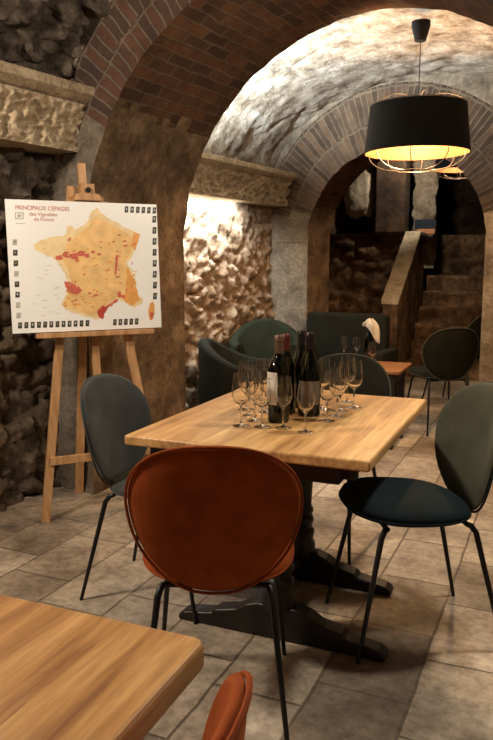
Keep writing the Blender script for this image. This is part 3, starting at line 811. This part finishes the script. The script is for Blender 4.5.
m_ = MB(); m_.lathe([(.0, 0), (.014, 0), (.014, .012), (.008, .018), (0, .018)], 16, T=Matrix.Translation(TE @ Vector((-.003, 1.775, .028))) @ TE, cap=False); m_.build('knob', M['brownmark'], ez)
# rear leg
m_ = MB(); p0 = TE @ Vector((.0, 1.62, -.075)); p1 = Vector((-3.073, 3.076, 0)) - EC
d = (p1 - p0).normalized(); a = EU; b_ = d.cross(a).normalized()
for k, (pp_) in enumerate((p0, p1)):
    for su_, sv_ in ((-1, -1), (1, -1), (1, 1), (-1, 1)):
        q = pp_ + a * .024 * su_ + b_ * .013 * sv_
        if k == 1: q.z = 0
        m_.v.append(tuple(q))
for q in ((0, 1, 2, 3), (7, 6, 5, 4), (0, 4, 5, 1), (1, 5, 6, 2), (2, 6, 7, 3), (3, 7, 4, 0)): m_.face(q)
m_.build('rear_leg', M['easel'], ez, smooth=False, bevel=.003)

mp_ = empty('map_board', EC + TE @ Vector((0, 1.03, 0)), 0, label='white printed wine map of France resting on the easel ledge', cat='map')
UL, UR, VB, VT = -.428, .385, 0.0, .685
m_ = MB(); m_.box((UL, VB, .003), (UR, VT, .011), T=TE); m_.build('panel', M['board'], mp_, smooth=False)
# homography-ish inverse of the printed layout: picture-crop px -> board uv (bilinear)
QC = ((5, 95), (366, 115), (403, 412), (32, 422))
def uvof(x, y):
    u, v = .5, .5
    for _ in range(12):
        fx = (1 - u) * (1 - v) * QC[3][0] + u * (1 - v) * QC[2][0] + u * v * QC[1][0] + (1 - u) * v * QC[0][0]
        fy = (1 - u) * (1 - v) * QC[3][1] + u * (1 - v) * QC[2][1] + u * v * QC[1][1] + (1 - u) * v * QC[0][1]
        dux = (1 - v) * (QC[2][0] - QC[3][0]) + v * (QC[1][0] - QC[0][0]); duy = (1 - v) * (QC[2][1] - QC[3][1]) + v * (QC[1][1] - QC[0][1])
        dvx = (1 - u) * (QC[0][0] - QC[3][0]) + u * (QC[1][0] - QC[2][0]); dvy = (1 - u) * (QC[0][1] - QC[3][1]) + u * (QC[1][1] - QC[2][1])
        det = dux * dvy - dvx * duy; ex, ey = x - fx, y - fy
        u += (ex * dvy - dvx * ey) / det; v += (dux * ey - ex * duy) / det
    return u, v
pm = MB()
def poly(pts, mat, lay, px=True):
    mi = pm.m(M[mat]); b0 = len(pm.v)
    for x, y in pts:
        u, v = uvof(x, y) if px else (x, y)
        pm.v.append(tuple(TE @ Vector((UL + (UR - UL) * u, VT * v, .0112 + .00025 * lay))))
    pm.face(range(b0, len(pm.v)), mi)
def jag(pts, amp=3., n=5):
    out = []
    for i in range(len(pts)):
        a, b = pts[i], pts[(i + 1) % len(pts)]
        for k in range(n):
            f = k / n; j = amp * (1 if k else .3)
            out.append((a[0] + (b[0] - a[0]) * f + random.uniform(-j, j), a[1] + (b[1] - a[1]) * f + random.uniform(-j, j)))
    return out
def blobp(cx_, cy_, rx, ry, n=12, j=.3, rot=0.):
    return [(cx_ + (rx * cos(t) * cos(rot) - ry * sin(t) * sin(rot)) * k, cy_ + (rx * cos(t) * sin(rot) + ry * sin(t) * cos(rot)) * k) for t, k in ((2 * pi * i / n, 1 + random.uniform(-j, j)) for i in range(n))]
FR = [(215, 120), (232, 135), (255, 150), (278, 162), (302, 174), (328, 184), (322, 208), (315, 234), (300, 254), (308, 264), (322, 285), (329, 303), (324, 318), (334, 330), (347, 342), (344, 354), (328, 364), (308, 354), (288, 344), (272, 350), (254, 364), (247, 386), (226, 390), (200, 381), (172, 374), (150, 362), (142, 350), (152, 330), (158, 305), (150, 285), (140, 262), (126, 244), (104, 232), (78, 218), (72, 205), (88, 194), (112, 188), (138, 186), (148, 180), (146, 164), (160, 162), (168, 172), (186, 162), (198, 150), (202, 130)]
poly(jag([(x - (x - 215) * .0, y) for x, y in FR], 2.2, 4), 'map_pale', 0)
poly(jag([(216, 140), (250, 160), (300, 186), (316, 200), (306, 232), (296, 256), (312, 280), (318, 320), (338, 346), (320, 354), (286, 338), (250, 352), (238, 382), (190, 372), (150, 352), (164, 300), (156, 270), (138, 240), (150, 205), (180, 180)], 3, 4), 'map_tan', 1)
poly(jag([(300, 262), (318, 285), (325, 310), (340, 345), (322, 358), (296, 340), (300, 300)], 3, 3), 'map_orange', 2)
poly(blobp(317, 200, 10, 22), 'map_orange', 2)
poly(jag([(148, 294), (160, 298), (176, 306), (192, 318), (180, 330), (160, 326), (150, 308)], 2, 3), 'map_red', 3)
for x, y, rx, ry in ((132, 238, 9, 6), (150, 232, 11, 7), (168, 236, 12, 7), (186, 228, 10, 7), (198, 234, 7, 6), (214, 226, 5, 4), (228, 232, 5, 3), (176, 246, 5, 3)): poly(blobp(x, y, rx, ry), 'map_red', 3)
poly(jag([(270, 234), (276, 234), (277, 260), (274, 286), (269, 284), (270, 258)], 1.2, 3), 'map_red', 3)
poly(jag([(232, 368), (244, 356), (258, 360), (252, 374), (246, 390), (236, 384)], 2, 3), 'map_deep', 4)
for x, y, rx, ry, rt in ((262, 356, 9, 4, -.5), (276, 346, 8, 4, -.4), (286, 332, 6, 8, 0), (296, 336, 6, 4, .5)): poly(blobp(x, y, rx, ry, rot=rt), 'map_red', 4)
for k in range(150):
    x = random.uniform(150, 325); y = random.uniform(185, 370)
    if y > 340 and x > 255: continue
    if random.random() < .5: y = random.gauss(335, 14) if x < 250 else y
    poly(blobp(x, y, random.uniform(1.5, 6), random.uniform(1, 2.6), 8, .35, random.uniform(-.6, .6)), random.choice(['map_orange', 'map_orange', 'map_red', 'map_tan']), 5 + (k % 3))
poly(jag([(367, 352), (374, 348), (380, 360), (381, 378), (376, 394), (368, 392), (363, 372)], 1.2, 3), 'map_orange', 2)
poly(blobp(373, 382, 5, 9), 'map_red', 3)
def thumb(x, y, w=9, h=15, kinds=('map_black',)):
    k = random.choice(kinds)
    poly([(x - w / 2, y - h / 2), (x + w / 2, y - h / 2), (x + w / 2, y + h / 2), (x - w / 2, y + h / 2)], k, 1)
    poly(blobp(x, y - 1, w * .22, h * .25, 8), 'map_green' if random.random() < .6 else 'map_grey', 2)
for k in range(6): thumb(290 + 14.3 * k, 125 + .8 * k)
for k in range(8): thumb(363 + 2.2 * k * 1.05, 150 + 26.5 * k, 10, 16)
for k in range(12): thumb(48 + 14.6 * k, 402 - .25 * k)
for k in range(5): thumb(278 + 14.2 * k, 398 - .3 * k)
for k in range(8): thumb(30 + 2. * k, 199 + 25.5 * k, 10, 14, ('map_black', 'map_grey', 'map_grey', 'map_black'))
# small square stamp under the title
poly([(28, 127), (47, 127), (48, 144), (29, 144)], 'map_grey', 1); poly([(30.5, 129.5), (44.5, 129.5), (45.5, 141.5), (31.5, 141.5)], 'board', 2); poly(blobp(38, 135.5, 4.5, 4.5, 14, .05), 'map_grey', 3)
poly([(31, 153), (52, 153), (52, 154.6), (31, 154.6)], 'map_grey', 1)
for k in range(22):
    x = random.uniform(75, 140); y = random.uniform(170, 380)
    poly([(x, y), (x + random.uniform(6, 16), y), (x + 8, y + 1), (x, y + 1)], 'map_grey', 1)
pm.build('printed_map', None, mp_, smooth=False)
def text(s, size, loc, mat, par, T, bold=0., sx=1.):
    cu = bpy.data.curves.new('txt', 'FONT'); cu.body = s; cu.size = size; cu.align_x = 'CENTER'; cu.extrude = .0003; cu.offset = bold
    ob = bpy.data.objects.new('txt', cu); COL.objects.link(ob)
    bpy.context.view_layer.update()
    me = bpy.data.meshes.new_from_object(ob.evaluated_get(bpy.context.evaluated_depsgraph_get()))
    bpy.data.objects.remove(ob)
    me.transform(Matrix.Diagonal((sx, 1, 1, 1))); me.transform(Matrix.Translation(loc)); me.transform(T)
    me.materials.clear(); me.materials.append(mat)
    o = bpy.data.objects.new('lettering', me); COL.objects.link(o); o.parent = par
def tloc(x, y):
    u, v = uvof(x, y); return (UL + (UR - UL) * u, VT * v, .0118)
text('PRINCIPAUX CEPAGES', .030, tloc(90, 123), M['lettering'], mp_, TE, .0004, .92)
text('des Vignobles', .026, tloc(92, 137), M['lettering'], mp_, TE, .0002)
text('de France', .026, tloc(94, 149), M['lettering'], mp_, TE, .0002)

# ================================================================== PENDANT LAMPS
def lamp(x, y, zrim, r, h, ztop, label, bulbm, sc=1.):
    root = empty('pendant_lamp', (x, y, zrim), label=label, cat='lamp')
    m_ = MB(); rt = r * .905
    m_.lathe([(r, 0), (rt, h), (rt - .004, h), (r - .004, 0)], 64, cap=False)
    m_.mi = [0] * len(m_.mi); sh = m_.build('lamp_shade', M['shade'], root, angle=50)
    m_ = MB(); m_.lathe([(r - .007, .002), (rt - .007, h - .002)], 64, cap=False); m_.build('gold_lining', M['gold'], sh)
    # top diffuser disc with a hole
    # wire cage above: scallops, below: bowl of hoops
    w = MB(); wr = .0032 * sc
    for k in range(6):
        a0 = 2 * pi * k / 6
        pts = []
        for i in range(13):
            f = i / 12; rr = rt * (1 - f) + .012 * f
            pts.append((rr * cos(a0), rr * sin(a0), h + .055 * sc * sin(pi * min(1, f * 1.0)) ** .7 + .02 * f))
        w.tube(pts, wr, 6)
    w.tube([(rt * cos(2 * pi * i / 48), rt * sin(2 * pi * i / 48), h + .004) for i in range(48)], wr, 6, closed=True)
    w.build('upper_wire_frame', M['wire'], root)
    w = MB()
    for k in range(8):
        a0 = 2 * pi * k / 8 + .2; pts = []
        for i in range(13):
            f = i / 12; rr = r * .92 * cos(f * pi / 2 * .8) if f < 1 else r * .92 * cos(pi / 2 * .8)
            pts.append((rr * cos(a0), rr * sin(a0), .0 - .11 * sc * sin(f * pi / 2)))
        w.tube(pts, wr, 6)
    rb = r * .92 * cos(pi / 2 * .8)
    w.tube([(rb * cos(2 * pi * i / 40), rb * sin(2 * pi * i / 40), -.11 * sc) for i in range(40)], wr, 6, closed=True)
    w.build('lower_wire_cage', M['wire'], root)
    c = MB(); c.tube([(0, 0, h + .02), (0, 0, ztop - zrim)], .0035, 6); c.tube([(0, 0, h + .03), (0, 0, h * .62)], .018 * sc, 12)
    c.build('cord', M['blackmetal'], root)
    c = MB(); c.lathe([(.035 * sc, -.09 * sc), (.06 * sc, .0), (.06 * sc, .03)], 24, T=Matrix.Translation((0, 0, ztop - zrim)))
    c.build('ceiling_rose', M['shade'], root)
    b = MB(); b.lathe([(0, -.05 * sc), (.025 * sc, -.04 * sc), (.036 * sc, -.01 * sc), (.03 * sc, .02 * sc), (.016 * sc, .05 * sc), (.014 * sc, .06 * sc)], 20, T=Matrix.Translation((0, 0, h * .5)), cap=False)
    b.build('bulb', bulbm, root)
    return root
LX, LY = -1.605, 4.80
lamp(LX, LY, 2.105, .345, .30, 2.90, 'large black drum pendant lamp with gold lining and wire cage', M['bulb'])
L2X, L2Y = -1.98, 7.2
lamp(L2X, L2Y, 2.27, .235, .21, 3.26, 'smaller black pendant lamp with wire cage, farther off above the stairs', M['bulb2'], .7)

# ================================================================== LOUNGE FURNITURE
def tub(name, x, y, face, label, mat, hb=.78, ha=.58, rx=.34, ry=.34, flare=0.):
    root = empty(name, (x, y, 0), atan2(face[1], face[0]) - pi / 2, label=label, cat='armchair')
    n = 48; th = .085
    m_ = MB()
    def P(i, j):
        f = i / (n - 1); a = -pi / 2 + (f - .5) * 2 * radians(128)
        t = abs(f - .5) * 2
        h = ha + (hb - ha) * (.5 + .5 * cos(pi * min(1, t * 1.15))) 
        ct, s_ = cos(a), sin(a)
        path = [(0, .16), (0, h - .03), (.2, h - .005), (.5, h), (.8, h - .005), (1, h - .03), (1, .16)]
        q, z = path[j]
        lean = flare * max(0, z - .4)
        r = 1 - q * th / rx + lean
        yy = ry * s_ * r + (.06 if t > .9 else 0)
        return (rx * ct * r, yy, z)
    m_.grid(P, n, 7, closev=True); m_.face(range(7)); m_.face([(n - 1) * 7 + k for k in range(7)][::-1])
    m_.build('shell', mat, root, angle=70)
    s = MB()
    def F(phi, r): return Vector((.25 * se(cos(phi), 3) * r, .27 * se(sin(phi), 3) * r + .04, .39)), Vector((0, 0, 1))
    pad(s, 40, 8, F, .13); s.build('seat_cushion', mat, root, angle=80)
    b = MB(); b.lathe([(.27, .15), (.29, .17), (.29, .33)], 32); b.build('base', mat, root)
    for sx in (-1, 1):
        for sy in (-1, 1):
            g = MB(); g.tube([(sx * .19, sy * .19, .16), (sx * .22, sy * .22, 0)], .013, 8); g.build('leg', M['blackmetal'], root)
    return root
tub('armchair', -2.95, 4.80, (.90, .43), 'dark green velvet tub armchair with its back to us, below the lit niche', M['darkgreen'], hb=.80, ha=.60, rx=.36, ry=.36)
tub('armchair', -3.14, 5.48, (.5, -.85), 'mid green velvet armchair with flared back, behind the dark tub armchair', M['bottle_green'], hb=.88, ha=.70, rx=.30, ry=.30, flare=.3)
def sofa():
    root = empty('high_back_sofa', (-2.66, 6.12, 0), radians(3), label='dark green high-backed sofa at the foot of the far arch', cat='sofa')
    m_ = MB(); m_.box((-.42, .06, .10), (.37, .18, .92)); m_.build('backrest', M['darkgreen'], root, bevel=.03)
    m_ = MB(); m_.box((-.40, -.30, .16), (.35, .06, .44)); m_.build('seat', M['darkgreen'], root, bevel=.04)
    for x0, x1 in ((-.42, -.33), (.37, .46)):
        m_ = MB(); m_.box((x0, -.30, .12), (x1, .16, .62)); m_.build('armrest', M['darkgreen'], root, bevel=.025)
    for x in (-.35, .32):
        for y in (-.26, .12):
            g = MB(); g.tube([(x, y, .13), (x, y, 0)], .018, 8); g.build('leg', M['blackmetal'], root)
sofa()
ct = empty('side_table', (-2.10, 5.22, 0), TA, label='small reddish wooden table in front of the high-backed sofa', cat='table')
rounded_slab(-.30, .32, -.27, .25, .575, .60, .02).build('tabletop', M['smallwood'], ct, smooth=False, bevel=.005)
mb = MB(); mb.box((-.26, -.22, .50), (.27, .2, .575)); mb.build('apron', M['darkwood'], ct, bevel=.004)
for a in (-.24, .25):
    for b_ in (-.2, .18):
        m_ = MB(); m_.box((a - .025, b_ - .025, 0), (a + .025, b_ + .025, .52)); m_.build('leg', M['darkwood'], ct, bevel=.004)
fb = bottle(-2.12, 5.36, .60, .32, 'bordeaux', 'dark wine bottle on the small far table, a white napkin over its neck', M['capsule'], None, 0., None)
if 'group' in fb: del fb['group']
# napkin draped on the bottle
m_ = MB(); nu, nv = 26, 22
def P(i, j):
    a = 2 * pi * i / nu; f = j / (nv - 1)
    drop = .05 + .12 * max(0, cos(a + .35)) ** 1.5
    r = .008 + .040 * sin(min(1, f * 1.6) * pi / 2) + .012 * sin(a * 5 + f * 3) * min(1, f * 2) + .008 * sin(a * 9) * f
    z = .345 - drop * 1.1 * f ** 1.3 + .01 * sin(a * 3) * (1 - f)
    return (r * cos(a) + .035 * f * max(0, cos(a + .35)), r * sin(a), z)
m_.grid(P, nu, nv, closeu=True); o = m_.build('napkin', M['cloth'], angle=80); o.location = (-2.12, 5.36, .60)
md = o.modifiers.new('s', 'SOLIDIFY'); md.thickness = .003
tag(o, 'white cloth napkin draped over the neck of the far bottle', 'napkin')
for k, (x, y, lab) in enumerate(((-2.36, 5.40, 'leftmost of three on the small far table'), (-2.26, 5.42, 'middle one on the small far table, left of the napkin bottle'), (-2.02, 5.16, 'on the small far table, right of the napkin bottle'))):
    o = copy_tree(g0); o['label'] = 'clear stemmed wine glass, ' + lab; o['group'] = 'glasses on the small far table'
    o.location = (x, y, .6005); o.scale = (.95, .95, .92)
    w = MB(); w.lathe([(0, .0885), (.014, .0935), (.0255, .105), (.0305, .116), (0, .116)], 20, cap=False)

# ================================================================== LIGHTS
def light(kind, name, loc, energy, col, **k):
    l = bpy.data.lights.new(name, kind); l.energy = energy; l.color = col
    if kind == 'POINT': l.shadow_soft_size = k.get('r', .1)
    if kind == 'SPOT':
        l.shadow_soft_size = k.get('r', .03); l.spot_size = radians(k.get('ang', 90)); l.spot_blend = k.get('blend', .6)
    if kind == 'AREA':
        l.shape = 'RECTANGLE'; l.size = k['sx']; l.size_y = k['sy']; l.spread = radians(165)
    o = bpy.data.objects.new(name, l); COL.objects.link(o); o.location = loc
    if 'to' in k:
        d = Vector(k['to']) - Vector(loc); o.rotation_euler = d.to_track_quat('-Z', 'Y').to_euler()
    return o
WARM = (1., .60, .29); NEU = (1., .86, .70); COOL = (.86, .95, 1.)
# spotlight pair tucked behind the first pier, by the niche cornice
light('AREA', 'niche_strip', (-3.43, 4.85, 1.915), 42, COOL, to=(-3.75, 4.851, 1.2), sx=1.5, sy=.05)
light('SPOT', 'vault_uplight', (-3.30, 4.40, 2.30), 520, COOL, to=(-3.0, 4.9, 3.2), ang=140, blend=.8, r=.03)
# bulbs of the pendant lamps
light('POINT', 'pendant_bulb', (LX, LY, 2.105 + .10), 125, WARM, r=.05)
light('POINT', 'far_pendant_bulb', (L2X, L2Y, 2.27 + .10), 125, (1., .66, .38), r=.03)
# lamps of the near room, behind and beside the viewpoint
light('POINT', 'near_room_lamp', (-2.65, .85, 2.35), 185, (1., .83, .66), r=.14)
light('POINT', 'near_room_lamp', (-.42, 2.85, 2.45), 100, NEU, r=.10)
light('SPOT', 'upper_chamber_lamp', (-2.9, 8.9, 2.9), 60, NEU, to=(-3.7, 9.8, 2.0), ang=120, r=.05)

w = bpy.data.worlds.new('World'); SC.world = w; w.use_nodes = True
w.node_tree.nodes['Background'].inputs['Color'].default_value = (.02, .016, .012, 1); w.node_tree.nodes['Background'].inputs['Strength'].default_value = .3

# ================================================================== CAMERA
cam = bpy.data.cameras.new('camera'); co = bpy.data.objects.new('camera', cam); COL.objects.link(co)
cam.sensor_fit = 'VERTICAL'; cam.sensor_height = 36; cam.lens = 719 / 740 * 36; cam.clip_start = .02; cam.clip_end = 60
co.location = (0, 0, 1.4); co.rotation_euler = (radians(90 - 8.62), 0, radians(31.38))
SC.camera = co
SC.view_settings.view_transform = 'Standard'; SC.view_settings.look = 'None'; SC.view_settings.exposure = -.05; SC.view_settings.gamma = 1
SC.view_settings.use_curve_mapping = False
